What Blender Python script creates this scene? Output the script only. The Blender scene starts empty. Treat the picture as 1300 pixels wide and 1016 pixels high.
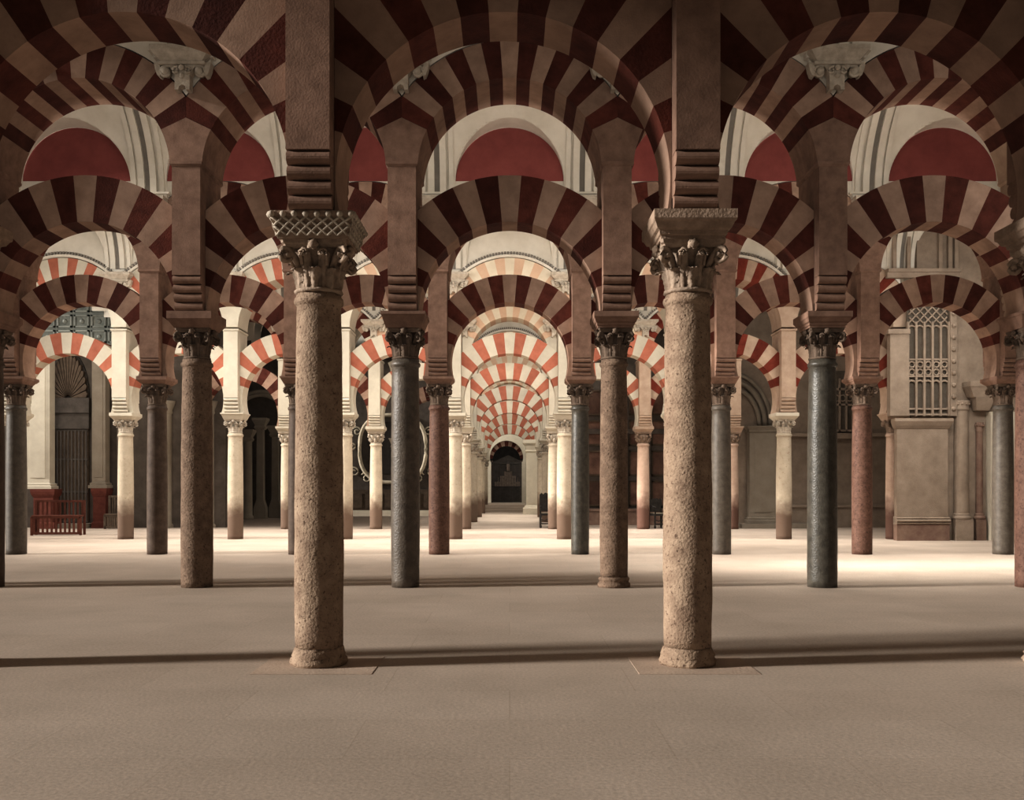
import bpy, math, random
from mathutils import Vector
random.seed(7)
scn = bpy.context.scene
COL = scn.collection
PI = math.pi
EYE = 1.55            # camera height
FPX = 1275.0          # focal length in pixels of the 1300 px wide frame
S = 3.2               # spacing of the columns in an arcade
sin, cos, sqrt, rad = math.sin, math.cos, math.sqrt, math.radians

# ------------------------------------------------------------------ materials
def new_mat(name):
    m = bpy.data.materials.new(name); m.use_nodes = True
    nt = m.node_tree; b = nt.nodes['Principled BSDF']
    b.inputs['Roughness'].default_value = .85
    b.inputs['Specular IOR Level'].default_value = .2
    return m, nt, b

def lin(c):
    return tuple(((v/255.)/12.92 if v/255. <= .04045 else ((v/255.+.055)/1.055)**2.4) for v in c)

def stone(name, c1, c2, scale=3., detail=8., bump=.25, bscale=40., rough=.85, spots=None, stain=None, vary=.25, spec=.2, z0=.95):
    """two tone noise stone; spots=(colour, scale, amount) pits; stain=(colour) darker lower part of a column"""
    m, nt, b = new_mat(name); N, L = nt.nodes.new, nt.links.new
    tc = N('ShaderNodeTexCoord'); oi = N('ShaderNodeObjectInfo')
    mul = N('ShaderNodeMath'); mul.operation = 'MULTIPLY'; mul.inputs[1].default_value = 37.
    L(oi.outputs['Random'], mul.inputs[0])
    add = N('ShaderNodeVectorMath'); add.operation = 'ADD'
    L(tc.outputs['Object'], add.inputs[0]); L(mul.outputs[0], add.inputs[1])
    n1 = N('ShaderNodeTexNoise'); n1.inputs['Scale'].default_value = scale; n1.inputs['Detail'].default_value = detail; n1.inputs['Roughness'].default_value = .65
    L(add.outputs[0], n1.inputs['Vector'])
    cr = N('ShaderNodeValToRGB'); cr.color_ramp.elements[0].position = .32; cr.color_ramp.elements[1].position = .68
    cr.color_ramp.elements[0].color = (*c1, 1); cr.color_ramp.elements[1].color = (*c2, 1)
    L(n1.outputs['Fac'], cr.inputs['Fac'])
    out = cr.outputs['Color']
    n2 = N('ShaderNodeTexNoise'); n2.inputs['Scale'].default_value = bscale; n2.inputs['Detail'].default_value = 4.
    L(add.outputs[0], n2.inputs['Vector'])
    if spots:
        sc, ss, amt = spots
        n3 = N('ShaderNodeTexNoise'); n3.inputs['Scale'].default_value = ss; n3.inputs['Detail'].default_value = 6.; n3.inputs['Roughness'].default_value = .7
        L(add.outputs[0], n3.inputs['Vector'])
        r3 = N('ShaderNodeValToRGB'); r3.color_ramp.elements[0].position = amt-.05; r3.color_ramp.elements[1].position = amt+.05
        r3.color_ramp.elements[0].color = (1, 1, 1, 1); r3.color_ramp.elements[1].color = (0, 0, 0, 1)
        L(n3.outputs['Fac'], r3.inputs['Fac'])
        mx = N('ShaderNodeMix'); mx.data_type = 'RGBA'
        L(r3.outputs['Color'], mx.inputs['Factor']); L(out, mx.inputs['A']); mx.inputs['B'].default_value = (*sc, 1)
        out = mx.outputs['Result']
    if stain:
        sp = N('ShaderNodeSeparateXYZ'); L(tc.outputs['Object'], sp.inputs[0])
        ns = N('ShaderNodeTexNoise'); ns.inputs['Scale'].default_value = 4.; ns.inputs['Detail'].default_value = 5.; L(add.outputs[0], ns.inputs['Vector'])
        ma = N('ShaderNodeMath'); ma.operation = 'MULTIPLY_ADD'; ma.inputs[1].default_value = .5
        L(ns.outputs['Fac'], ma.inputs[0]); L(sp.outputs['Z'], ma.inputs[2])
        mr = N('ShaderNodeMapRange'); mr.inputs['From Min'].default_value = z0; mr.inputs['From Max'].default_value = z0+.6; mr.inputs['To Min'].default_value = .92; mr.inputs['To Max'].default_value = 0.
        L(ma.outputs[0], mr.inputs['Value'])
        mx = N('ShaderNodeMix'); mx.data_type = 'RGBA'
        L(mr.outputs['Result'], mx.inputs['Factor']); L(out, mx.inputs['A']); mx.inputs['B'].default_value = (*stain, 1)
        out = mx.outputs['Result']
    if vary:
        hv = N('ShaderNodeHueSaturation'); mr2 = N('ShaderNodeMapRange')
        mr2.inputs['To Min'].default_value = 1-vary; mr2.inputs['To Max'].default_value = 1+vary
        L(oi.outputs['Random'], mr2.inputs['Value']); L(mr2.outputs['Result'], hv.inputs['Value']); L(out, hv.inputs['Color'])
        out = hv.outputs['Color']
    L(out, b.inputs['Base Color'])
    bp = N('ShaderNodeBump'); bp.inputs['Strength'].default_value = bump; bp.inputs['Distance'].default_value = .02
    L(n2.outputs['Fac'], bp.inputs['Height']); L(bp.outputs['Normal'], b.inputs['Normal'])
    b.inputs['Roughness'].default_value = rough; b.inputs['Specular IOR Level'].default_value = spec
    return m

M = {}
M['buff']    = stone('buff_stone', (.28,.188,.142), (.43,.298,.228), 3, bump=.12, bscale=60, vary=.14)
M['red']     = stone('dark_red_brick', (.066,.018,.012), (.128,.038,.026), 4, bump=.3, vary=.3)
M['pier']    = stone('brown_pier_stone', (.21,.132,.098), (.34,.222,.168), 5, bump=.15, bscale=55, vary=.08)
M['cream']   = stone('cream_plaster', (.51,.46,.38), (.61,.56,.465), 2, bump=.15, vary=.05)
M['orange']  = stone('painted_red_voussoir', (.37,.135,.088), (.47,.185,.122), 4, bump=.15, vary=.12)
M['pale']    = stone('pale_plaster', (.64,.56,.44), (.74,.66,.54), 2, bump=.1, vary=.03)
M['pinkish'] = stone('faded_pink_paint', (.58,.40,.29), (.66,.48,.35), 3, bump=.1, vary=.06)
M['buffmid'] = stone('warm_buff_stone', (.40,.29,.22), (.52,.40,.31), 3, bump=.3, vary=.1)
M['redmid']  = stone('deep_red_brick', (.13,.026,.016), (.21,.048,.03), 4, bump=.3, vary=.2)
M['white']   = stone('white_vault_plaster', (.60,.55,.47), (.74,.69,.61), 1.2, bump=.08, vary=.03)
M['groove']  = stone('shaded_vault_groove', (.20,.18,.155), (.28,.25,.22), 2, bump=.1, vary=.03)  # shade of the sunk rib band put into a grey colour
M['mauve']   = stone('mauve_lunette_paint', (.23,.066,.060), (.30,.092,.080), 2, bump=.15, vary=.06)
M['carved']  = stone('carved_white_stone', (.40,.34,.275), (.60,.535,.45), 9, bump=.4, vary=.05)
M['tan']     = stone('pitted_tan_stone', (.26,.185,.135), (.44,.335,.25), 7, bump=.6, bscale=45, spots=((.13,.085,.06), 34, .40), vary=.04)
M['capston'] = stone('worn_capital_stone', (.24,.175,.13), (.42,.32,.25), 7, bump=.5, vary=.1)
M['capfront'] = stone('lit_worn_capital_stone', (.28,.21,.16), (.54,.43,.34), 8, bump=.4, vary=.04)  # paler copy of the capital stone, lit highlights put into the colour
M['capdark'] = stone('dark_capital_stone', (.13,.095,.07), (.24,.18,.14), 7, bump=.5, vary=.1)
M['brown']   = stone('mottled_brown_marble', (.16,.11,.08), (.29,.21,.155), 7, bump=.7, bscale=30, spots=((.08,.052,.037), 34, .40), vary=.04)
M['black']   = stone('black_grey_marble', (.085,.068,.054), (.17,.140,.112), 9, bump=.4, bscale=40, rough=.45, spec=.5, spots=((.3,.28,.25), 45, .33), vary=.04)
M['greendk'] = stone('dark_green_marble', (.052,.046,.037), (.115,.102,.082), 9, bump=.3, rough=.4, spec=.5, spots=((.26,.25,.21), 50, .32), vary=.04)
M['slate']   = stone('slate_grey_marble', (.085,.070,.056), (.15,.126,.102), 8, bump=.3, rough=.5, spec=.4, vary=.04)
M['redbrn']  = stone('reddish_brown_marble', (.12,.066,.048), (.21,.125,.094), 8, bump=.3, rough=.6, spots=((.09,.05,.04), 22, .42), vary=.04)
M['dkbrn']   = stone('dark_brown_marble', (.085,.060,.046), (.15,.11,.085), 6, bump=.3, rough=.6, vary=.04)
M['creamcol']= stone('cream_column_stone', (.46,.39,.305), (.57,.495,.39), 4, bump=.3, vary=.06, stain=(.15,.098,.072), spots=((.40,.31,.24), 12, .38))
M['pinkcol'] = stone('rose_column_stone', (.46,.33,.26), (.58,.44,.35), 4, bump=.3, vary=.06, stain=(.12,.062,.046))
M['greywall']= stone('grey_brown_wall', (.25,.21,.165), (.33,.285,.23), 1.5, bump=.3, vary=.05)
M['brnwall'] = stone('brown_ashlar_wall', (.26,.205,.16), (.36,.29,.23), 2.5, bump=.4, vary=.05)
M['redstain']= stone('red_stained_stone', (.19,.115,.09), (.30,.215,.165), 3, bump=.4, vary=.05)
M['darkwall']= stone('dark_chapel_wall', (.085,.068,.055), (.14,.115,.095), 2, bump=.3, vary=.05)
M['wood']    = stone('dark_oak', (.075,.052,.036), (.13,.095,.068), 5, bump=.3, vary=.1)
M['redwood'] = stone('red_brown_wood', (.115,.042,.030), (.18,.072,.050), 5, bump=.2, vary=.12)
M['redmarb'] = stone('red_marble', (.12,.036,.026), (.18,.062,.044), 5, bump=.1, rough=.5, vary=.1)
M['teal']    = stone('grey_teal_coffer', (.24,.25,.225), (.36,.37,.335), 3, bump=.3, vary=.15)
M['iron']    = stone('black_iron', (.035,.030,.026), (.06,.052,.045), 8, bump=.1, rough=.6, vary=.1)
M['altdark'] = stone('dark_retable_wood', (.075,.060,.050), (.125,.105,.088), 3, bump=.4, vary=.2)
M['gilt']    = stone('pale_gilt_scroll', (.42,.36,.27), (.60,.53,.42), 6, bump=.3, vary=.1)
M['paint']   = stone('dim_red_painting', (.10,.055,.042), (.22,.135,.10), 2.2, bump=.1, vary=.35)
M['pane']    = stone('dim_window_pane', (.10,.083,.066), (.15,.125,.10), 5, bump=.1, vary=.05)
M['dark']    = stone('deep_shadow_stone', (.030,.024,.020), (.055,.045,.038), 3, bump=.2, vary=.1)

def floor_material():
    m, nt, b = new_mat('pale_stone_floor'); N, L = nt.nodes.new, nt.links.new
    tc = N('ShaderNodeTexCoord')
    n = N('ShaderNodeTexNoise'); n.inputs['Scale'].default_value = .55; n.inputs['Detail'].default_value = 8; n.inputs['Roughness'].default_value = .6
    L(tc.outputs['Object'], n.inputs['Vector'])
    cr = N('ShaderNodeValToRGB'); cr.color_ramp.elements[0].position = .3; cr.color_ramp.elements[1].position = .7
    cr.color_ramp.elements[0].color = (.43,.36,.30, 1); cr.color_ramp.elements[1].color = (.54,.455,.385, 1)
    L(n.outputs['Fac'], cr.inputs['Fac'])
    br = N('ShaderNodeTexBrick'); br.inputs['Scale'].default_value = 1.; br.inputs['Brick Width'].default_value = 1.9; br.inputs['Row Height'].default_value = .95
    br.inputs['Mortar Size'].default_value = .006; br.inputs['Mortar Smooth'].default_value = .6
    br.inputs['Color1'].default_value = (1,1,1,1); br.inputs['Color2'].default_value = (.95,.94,.93,1); br.inputs['Mortar'].default_value = (.87,.855,.835,1)
    L(tc.outputs['Object'], br.inputs['Vector'])
    mx = N('ShaderNodeMix'); mx.data_type = 'RGBA'; mx.blend_type = 'MULTIPLY'; mx.inputs['Factor'].default_value = 1.
    L(cr.outputs['Color'], mx.inputs['A']); L(br.outputs['Color'], mx.inputs['B'])
    n2 = N('ShaderNodeTexNoise'); n2.inputs['Scale'].default_value = 38; n2.inputs['Detail'].default_value = 8; L(tc.outputs['Object'], n2.inputs['Vector'])
    mr = N('ShaderNodeMapRange'); mr.inputs['To Min'].default_value = .66; mr.inputs['To Max'].default_value = 1.30; L(n2.outputs['Fac'], mr.inputs['Value'])
    hv = N('ShaderNodeHueSaturation'); L(mr.outputs['Result'], hv.inputs['Value']); L(mx.outputs['Result'], hv.inputs['Color'])
    L(hv.outputs['Color'], b.inputs['Base Color'])
    bp = N('ShaderNodeBump'); bp.inputs['Strength'].default_value = .15; bp.inputs['Distance'].default_value = .01
    L(n2.outputs['Fac'], bp.inputs['Height']); L(bp.outputs['Normal'], b.inputs['Normal'])
    b.inputs['Roughness'].default_value = .8
    return m
M['floor'] = floor_material()

# ------------------------------------------------------------------ mesh helpers
class MB:
    def __init__(s): s.v, s.f, s.sm = [], [], []
    def add(s, vs, fs, smooth=False):
        o = len(s.v); s.v += [tuple(p) for p in vs]
        for f in fs: s.f.append(tuple(i+o for i in f)); s.sm.append(smooth)
        return s
    def box(s, x0, x1, y0, y1, z0, z1):
        return s.add([(x0,y0,z0),(x1,y0,z0),(x1,y1,z0),(x0,y1,z0),(x0,y0,z1),(x1,y0,z1),(x1,y1,z1),(x0,y1,z1)],
                     [(3,2,1,0),(4,5,6,7),(0,1,5,4),(1,2,6,5),(2,3,7,6),(3,0,4,7)])
    def prism(s, poly, y0, y1):          # polygon in x,z pushed along y
        n = len(poly)
        vs = [(x,y0,z) for x,z in poly]+[(x,y1,z) for x,z in poly]
        return s.add(vs, [tuple(range(n)), tuple(range(2*n-1,n-1,-1))]+[(i,i+n,(i+1)%n+n,(i+1)%n) for i in range(n)])
    def prismx(s, poly, x0, x1):         # polygon in y,z pushed along x
        n = len(poly)
        vs = [(x0,y,z) for y,z in poly]+[(x1,y,z) for y,z in poly]
        return s.add(vs, [tuple(range(n-1,-1,-1)), tuple(range(n,2*n))]+[(i,(i+1)%n,(i+1)%n+n,i+n) for i in range(n)])
    def loft(s, layers, cx=0, cy=0):     # stack of rectangles (z, hx, hy)
        vs, fs = [], []
        for z,hx,hy in layers: vs += [(cx-hx,cy-hy,z),(cx+hx,cy-hy,z),(cx+hx,cy+hy,z),(cx-hx,cy+hy,z)]
        for k in range(len(layers)-1):
            for i in range(4):
                j = (i+1)%4; fs.append((4*k+i,4*k+j,4*k+4+j,4*k+4+i))
        e = 4*(len(layers)-1); fs += [(3,2,1,0),(e,e+1,e+2,e+3)]
        return s.add(vs, fs)
    def lathe(s, prof, n=32, cx=0, cy=0, caps=True, jit=0, a0=0., a1=2*PI):
        full = a1-a0 > 2*PI-1e-6; m = n if full else n+1
        vs, fs = [], []
        for r,z in prof:
            for i in range(m):
                a = a0+(a1-a0)*i/n; q = r*(1+random.uniform(-jit,jit))
                vs.append((cx+q*cos(a), cy+q*sin(a), z))
        for k in range(len(prof)-1):
            for i in range(n):
                j = (i+1)%m; fs.append((k*m+i,k*m+j,(k+1)*m+j,(k+1)*m+i))
        s.add(vs, fs, True)
        if caps and full:
            o = len(s.v)-len(vs)
            s.f.append(tuple(o+i for i in range(n-1,-1,-1))); s.sm.append(False)
            s.f.append(tuple(o+(len(prof)-1)*m+i for i in range(n))); s.sm.append(False)
        return s
    def tube(s, pts, r, n=8):
        pts = [Vector(p) for p in pts]; rr = r if isinstance(r, (list,tuple)) else [r]*len(pts)
        vs, fs = [], []; up = Vector((0,0,1))
        for k,p in enumerate(pts):
            d = (pts[min(k+1,len(pts)-1)]-pts[max(k-1,0)]).normalized()
            a = d.cross(up)
            if a.length < .05: a = d.cross(Vector((0,1,0)))
            a.normalize(); b = d.cross(a)
            vs += [p+rr[k]*(cos(2*PI*i/n)*a+sin(2*PI*i/n)*b) for i in range(n)]
        for k in range(len(pts)-1):
            for i in range(n):
                j = (i+1)%n; fs.append((k*n+i,k*n+j,(k+1)*n+j,(k+1)*n+i))
        fs += [tuple(range(n-1,-1,-1)), tuple((len(pts)-1)*n+i for i in range(n))]
        return s.add(vs, fs, True)
    def ball(s, c, r, sx=1, sy=1, sz=1, n=10):
        vs, fs = [], []
        m = n//2+1
        for k in range(m+1):
            t = PI*k/m
            for i in range(n):
                a = 2*PI*i/n; vs.append((c[0]+sx*r*sin(t)*cos(a), c[1]+sy*r*sin(t)*sin(a), c[2]+sz*r*cos(t)))
        for k in range(m):
            for i in range(n):
                j=(i+1)%n; fs.append((k*n+i,(k+1)*n+i,(k+1)*n+j,k*n+j))
        return s.add(vs, fs, True)
    def build(s, name, mat, parent=None, loc=(0,0,0)):
        me = bpy.data.meshes.new(name); me.from_pydata(s.v, [], s.f); me.materials.append(M[mat] if isinstance(mat,str) else mat)
        me.polygons.foreach_set('use_smooth', s.sm); me.update()
        o = bpy.data.objects.new(name, me); COL.objects.link(o); o.location = loc
        if parent: o.parent = parent
        return o

KIDS = {}
def par(o, p):
    o.parent = p; KIDS.setdefault(p.name, []).append(o); return o
def part(mb, name, mat, parent, label=None):
    o = mb.build(name, mat); par(o, parent)
    if label: o['label'] = label
    return o
def thing(name, label, cat, loc=(0,0,0), group=None, rz=0):
    o = bpy.data.objects.new(name, None); COL.objects.link(o); o.location = loc; o.rotation_euler = (0,0,rz)
    o.empty_display_size = .1
    o['label'] = label; o['category'] = cat; o['kind'] = 'thing'
    if group: o['group'] = group
    return o
def struct(mb, name, mat, parent=None):
    o = mb.build(name, mat)
    if parent: par(o, parent)
    else: o['kind'] = 'structure'
    return o
def copy_tree(o, loc=None, label=None, swap=None):
    c = o.copy(); COL.objects.link(c)
    if loc is not None: c.location = loc
    if label: c['label'] = label
    def rec(src, dst):
        for ch in KIDS.get(src.name, []):
            d = ch.copy(); COL.objects.link(d); par(d, dst)
            rec(ch, d)
    rec(o, c)
    return c

def clipx(poly, a, b):
    def half(p, f, pt):
        out = []
        for i in range(len(p)):
            P, Q = p[i], p[(i+1)%len(p)]
            if f(P): out.append(P)
            if f(P) != f(Q): out.append(pt(P,Q))
        return out
    def at(x): return lambda P,Q: (x, P[1]+(Q[1]-P[1])*(x-P[0])/(Q[0]-P[0]))
    poly = half(poly, lambda p: p[0] >= a-1e-9, at(a))
    return half(poly, lambda p: p[0] <= b+1e-9, at(b)) if poly else []

# ------------------------------------------------------------------ columns
def shaft_bm(rb, rt, h, worn=0., flare=0., n=40):
    mb = MB(); prof = []
    K = 30
    for k in range(K+1):
        t = k/K; r = rb+(rt-rb)*t+.012*sin(PI*t)
        if flare and t < .045: r += flare*(1-t/.045)
        prof.append((r, h*.965*t))
    e = h*.965
    prof += [(rt*1.02,e+.005),(rt*1.10,e+.02),(rt*1.13,e+.045),(rt*1.10,e+.07),(rt*1.03,e+.08),(rt*1.0,h)]
    mb.lathe(prof, n)
    if worn:
        ph = [random.uniform(0,6.28) for _ in range(6)]
        for i,(x,y,z) in enumerate(mb.v):
            a = math.atan2(y,x)
            q = 1+worn*(.5*sin(3*z+2*a+ph[0])+.35*sin(7*z-3*a+ph[1])+.3*sin(13*z+5*a+ph[2])+random.uniform(-.5,.5))
            if z < .2 and flare: q += random.uniform(-.05,.06)
            mb.v[i] = (x*q,y*q,z)
    return mb

def capital_bm(h, rn, rt, worn=0.):
    """Corinthian capital: bell, two tiers of curling leaves, corner scrolls, flowers; returns bell part and abacus part"""
    mb = MB()
    hb = h*.86
    def bell(z):
        t = min(max(z/hb,0),1); return rn*.93+(rt*.88-rn*.93)*t**2.4
    mb.lathe([(rn*.98,0),(rn*1.08,.008),(rn*1.10,.025),(rn*1.0,.04)]+[(bell(hb*k/10)*(.80 if k < 10 else .95), max(hb*k/10,.041)) for k in range(1,11)], 32)
    def leaf(a, z0, hl, w0, off):
        U, V = 8, 10; vs, fs = [], []
        for v in range(V+1):
            t = v/V
            if t < .72: z = z0+hl*t/.72*.92; out = off+.015*t
            else:
                q = (t-.72)/.28*PI*1.05
                z = z0+hl*.92+.085*hl*sin(q); out = off+.012+.075*h*(1-cos(q))
            w = w0*(.62+.50*sin(PI*min(t*1.02,1)))*(1+.34*abs(sin(t*PI*3.2))-.1)
            if t > .85: w *= 1-(t-.85)*2.2
            R = bell(min(z,z0+hl*.92))+out
            for u in range(U+1):
                s_ = -1+2*u/U
                rr = R-.034*s_*s_*(w/.06)*.8+(.016 if u == U//2 else 0)+(.009 if u%2 else -.007)
                aa = a+s_*w/R
                vs.append((rr*cos(aa), rr*sin(aa), z-.012*abs(s_)*(1 if t<.72 else -1)))
        for v in range(V):
            for u in range(U):
                i = v*(U+1)+u; fs.append((i,i+1,i+U+2,i+U+1))
        mb.add(vs, fs, True)
    for k in range(8): leaf(2*PI*k/8, .02, h*.40, rn*.31, .014)
    for k in range(8): leaf(2*PI*(k+.5)/8, .03, h*.66, rn*.27, .004)
    for k in range(4):                                    # corner scrolls
        a = PI/4+PI/2*k; d = Vector((cos(a),sin(a),0)); tz = Vector((-sin(a),cos(a),0))
        R0 = rt*1.14; rs = h*.16
        pts = []; c = d*(R0)+Vector((0,0,h*.86-rs*1.05))
        pts.append(d*bell(h*.5)+Vector((0,0,h*.50))); pts.append(d*(bell(h*.66)+.03)+Vector((0,0,h*.68)))
        for q in range(15):
            t = q/14; ang = PI*.55-t*PI*2.9; r_ = rs*(1-.72*t)
            pts.append(c+d*(r_*cos(ang))+Vector((0,0,r_*sin(ang))))
        mb.tube(pts, [.018+.06*h*.5]*3+[.052*h]*14, 7)
        mb.tube([c-tz*.04*h/.4, c+tz*.04*h/.4], rs*.35, 8)
        af = PI/2*k; df = Vector((cos(af),sin(af),0)); tf = Vector((-sin(af),cos(af),0))
        for sg in (-1,1):                                 # small inner scrolls
            c2 = df*(rt*.90)+tf*(sg*rt*.26)+Vector((0,0,h*.74)); pts = [df*bell(h*.5)+tf*(sg*rt*.36)+Vector((0,0,h*.52))]
            for q in range(10):
                t = q/9; ang = PI*.9-t*PI*2.3; r_ = h*.085*(1-.65*t)
                pts.append(c2+tf*(-sg*r_*cos(ang))+Vector((0,0,r_*sin(ang))))
            mb.tube(pts, .030*h, 6)
        mb.ball(df*(rt*.93)+Vector((0,0,h*.90)), h*.10, n=8)
        for p in range(5):
            q = 2*PI*p/5; mb.ball(df*(rt*.93)+tf*(h*.075*cos(q))+Vector((0,0,h*.90+h*.075*sin(q))), h*.05, n=6)
    if worn:
        for i,(x,y,z) in enumerate(mb.v): mb.v[i] = (x+random.uniform(-worn,worn), y+random.uniform(-worn,worn), z+random.uniform(-worn,worn)*.7)
    ab = MB(); vs = []; P = []
    for k in range(4):                                    # concave sided abacus
        a0 = PI/4+PI/2*k; a1 = a0+PI/2
        p0 = Vector((cos(a0),sin(a0)))*rt*1.38; p1 = Vector((cos(a1),sin(a1)))*rt*1.38
        nrm = ((p0+p1)/2).normalized()
        for t in (.06,.2,.35,.5,.65,.8,.94): P.append(p0.lerp(p1,t)-nrm*(rt*.14*4*t*(1-t)))
    n = len(P); zs = [(h*.86,.93),(h*.90,.95),(h*.93,1.0),(h,1.02)]
    for z,q in zs: vs += [(p.x*q,p.y*q,z) for p in P]
    fs = [tuple(range(n-1,-1,-1)), tuple((len(zs)-1)*n+i for i in range(n))]
    for k in range(len(zs)-1):
        for i in range(n): j=(i+1)%n; fs.append((k*n+i,k*n+j,(k+1)*n+j,(k+1)*n+i))
    ab.add(vs, fs)
    return mb, ab

def simple_capital_bm(h, rn, rt):
    """smaller plainer capital of the far rows: leaves as bosses, corner scrolls"""
    mb = MB(); hb = h*.84
    mb.lathe([(rn,0),(rn*1.1,.015),(rn*1.1,.035),(rn*.97,.05),(rn*1.02,hb*.4),(rn*1.15,hb*.65),(rt*.85,hb)], 20)
    for k in range(8):
        a = 2*PI*k/8
        mb.tube([(rn*cos(a),rn*sin(a),.05),((rn+.035)*cos(a),(rn+.035)*sin(a),h*.28),((rn+.085)*cos(a),(rn+.085)*sin(a),h*.36),((rn+.10)*cos(a),(rn+.10)*sin(a),h*.30)],[.05,.055,.045,.025],6)
        a += PI/8
        mb.tube([(rn*cos(a),rn*sin(a),.10),((rn+.05)*cos(a),(rn+.05)*sin(a),h*.52),((rn+.12)*cos(a),(rn+.12)*sin(a),h*.63),((rn+.13)*cos(a),(rn+.13)*sin(a),h*.55)],[.045,.05,.04,.02],6)
    for k in range(4):
        a = PI/4+PI/2*k
        mb.ball((rt*1.17*cos(a),rt*1.17*sin(a),h*.73), h*.13, n=8)
    ab = MB(); ab.loft([(h*.84,rt*.9,rt*.9),(h*.90,rt*.97,rt*.97),(h*.92,rt,rt),(h,rt*1.02,rt*1.02)])
    return mb, ab

def impost_bm(z0, z1, b, t, style=0, bd=None, td=None):
    mb = MB(); H = z1-z0; bd = bd or b; td = td or t
    q = lambda f: (b+(t-b)*f, bd+(td-bd)*f)
    if style == 0: L = [(0,0),(.12,.0),(.16,.18),(.30,.25),(.36,.55),(.55,.80),(.60,.95),(.66,1),(1,1)]
    elif style == 1: L = [(0,0),(.10,.10),(.78,.82),(.80,1),(1,1)]
    else: L = [(0,0),(.05,.05),(.3,.62),(.48,.95),(.52,1),(1,1)]
    mb.loft([(z0+H*f, *q(g)) for f,g in L])
    return mb
def lattice_bm(z0, z1, b, t):
    """raised criss-cross carving on the four faces of an impost block"""
    mb = MB(); H = z1-z0; n = 7
    for k in range(4):
        a = PI/2*k; nx, ny = cos(a), sin(a); tx, ty = -ny, nx
        def P(u, f):        # u -1..1 along the face, f 0..1 up
            hh = b+(t-b)*(.1+.75*f); return (nx*(hh+.006)+tx*u*hh, ny*(hh+.006)+ty*u*hh, z0+H*(.10+.66*f))
        sp = 2*1.25/n
        for i in range(-2,n+1):
            for d in (1,-1):
                a_ = -1+2*i/n; b_ = a_+2*sp*.8
                if d < 0: a_, b_ = b_, a_
                ts = [q/8 for q in range(9) if -1.001 <= a_+(b_-a_)*q/8 <= 1.001]
                if len(ts) > 1: mb.tube([P(a_+(b_-a_)*q, q) for q in ts], .012, 5)
        for i in range(n+1):
            u = -1+2*i/n; mb.ball(P(u*.97,1.14), .030, n=6)
    return mb

# ------------------------------------------------------------------ piers and arches
TH0U, TH0L = rad(26), rad(16)
def pier_parts(root, R, mat, zbase=0.):
    """roll corbel, plain shaft and flared springer; local origin on the floor under the pier"""
    w, d, it, rt_, zs = R['w']/2, R['d']/2, R['it']+.002, R['rolltop'], R['zs']
    mb = MB(); n = 4; hr = (rt_-it)/n; hy = R['impy']*.92
    mb.box(-w, w, -hy+.06, hy-.06, it, rt_)
    for i in range(n):
        p = hy+(d-hy)*((i+1)/n)**.8; zc = it+hr*(i+.5)
        for sg in (-1,1):
            poly = [(0,zc-hr/2)]+[(sg*(p-hr*.5+hr*.5*cos(t)), zc+hr*.48*sin(t)) for t in [(-PI/2+PI*k/8) for k in range(9)]]+[(0,zc+hr/2)]
            if sg < 0: poly = poly[::-1]
            mb.prismx(poly, -w*(1.0-.004*i), w*(1.0-.004*i))
    part(mb, 'roll_corbel', mat, root)
    mb = MB(); mb.box(-w, w, -d, d, rt_, zs)
    part(mb, 'pier_shaft', mat, root)
    if R.get('uc'):
        r, uc = R['ur'], R['uc']; pts = []
        t0 = math.asin(max(0,(zs-uc))/r)
        arc = [(S/2-r*cos(t0+(TH0U-.004-t0)*k/8), uc+r*sin(t0+(TH0U-.004-t0)*k/8)) for k in range(9)]
        poly = [p for p in arc]+[(0, uc+S/2*math.tan(TH0U)-.008)]+[(-x,z) for x,z in arc[::-1]]
        # drop the apex if the joint meets the axis inside the ring
        mb = MB(); mb.prism(poly, -d-.01, d+.01); part(mb, 'springer', mat, root)
        mb = MB(); w2 = w+.03
        mb.loft([(zs-.07,w+.004,d+.004),(zs-.04,w2,d+.03),(zs-.001,w2,d+.03)]); part(mb, 'impost_moulding', mat, root)

def arch_parts(root, c, r, ext, th0, halfx, dep, pale, red, nv=15, spring=None, sname='springer', smat=None):
    """an arch of alternate wedge stones, pale at the crown; local x from the middle of the bay; trimmed at +-halfx"""
    d = (PI-2*th0)/nv
    for i in range(nv):
        a, b = th0+d*i, th0+d*(i+1)
        K = 4
        inner = [(r*cos(a+(b-a)*k/K), c+r*sin(a+(b-a)*k/K)) for k in range(K+1)]
        outer = [((r+ext)*cos(b-(b-a)*k/K), c+(r+ext)*sin(b-(b-a)*k/K)) for k in range(K+1)]
        poly = clipx(inner+outer, -halfx, halfx)
        if len(poly) < 3: continue
        mb = MB(); mb.prism(poly[::-1], -dep/2, dep/2)
        part(mb, 'pale_voussoir' if i % 2 else 'red_voussoir', pale if i % 2 else red, root)
    if spring is not None:
        t1 = -math.asin(min(.95,(c-spring)/r)); K = 12
        for sg in (1,-1):
            arc = [(sg*r*cos(t1+(th0-t1)*k/K), c+r*sin(t1+(th0-t1)*k/K)) for k in range(K+1)]
            zt = c+halfx*math.tan(th0)
            poly = arc+[(sg*halfx, zt),(sg*halfx, spring)]
            if sg > 0: poly = poly[::-1]
            mb = MB(); mb.prism(poly, -dep/2, dep/2); part(mb, sname, smat or pale, root)

ORD = ['first','second','third','fourth','fifth','sixth']
ROW = ['','front','second','third','fourth','fifth','sixth','seventh','eighth','ninth']
def where_col(k):
    return (ORD[k] if k >= 0 else ORD[-k-1])+(' right' if k >= 0 else ' left')+' of the central aisle'
def where_bay(b):
    return 'over the central aisle' if b == 0 else ORD[abs(b)-1]+' bay '+('right' if b > 0 else 'left')+' of the aisle'

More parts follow.
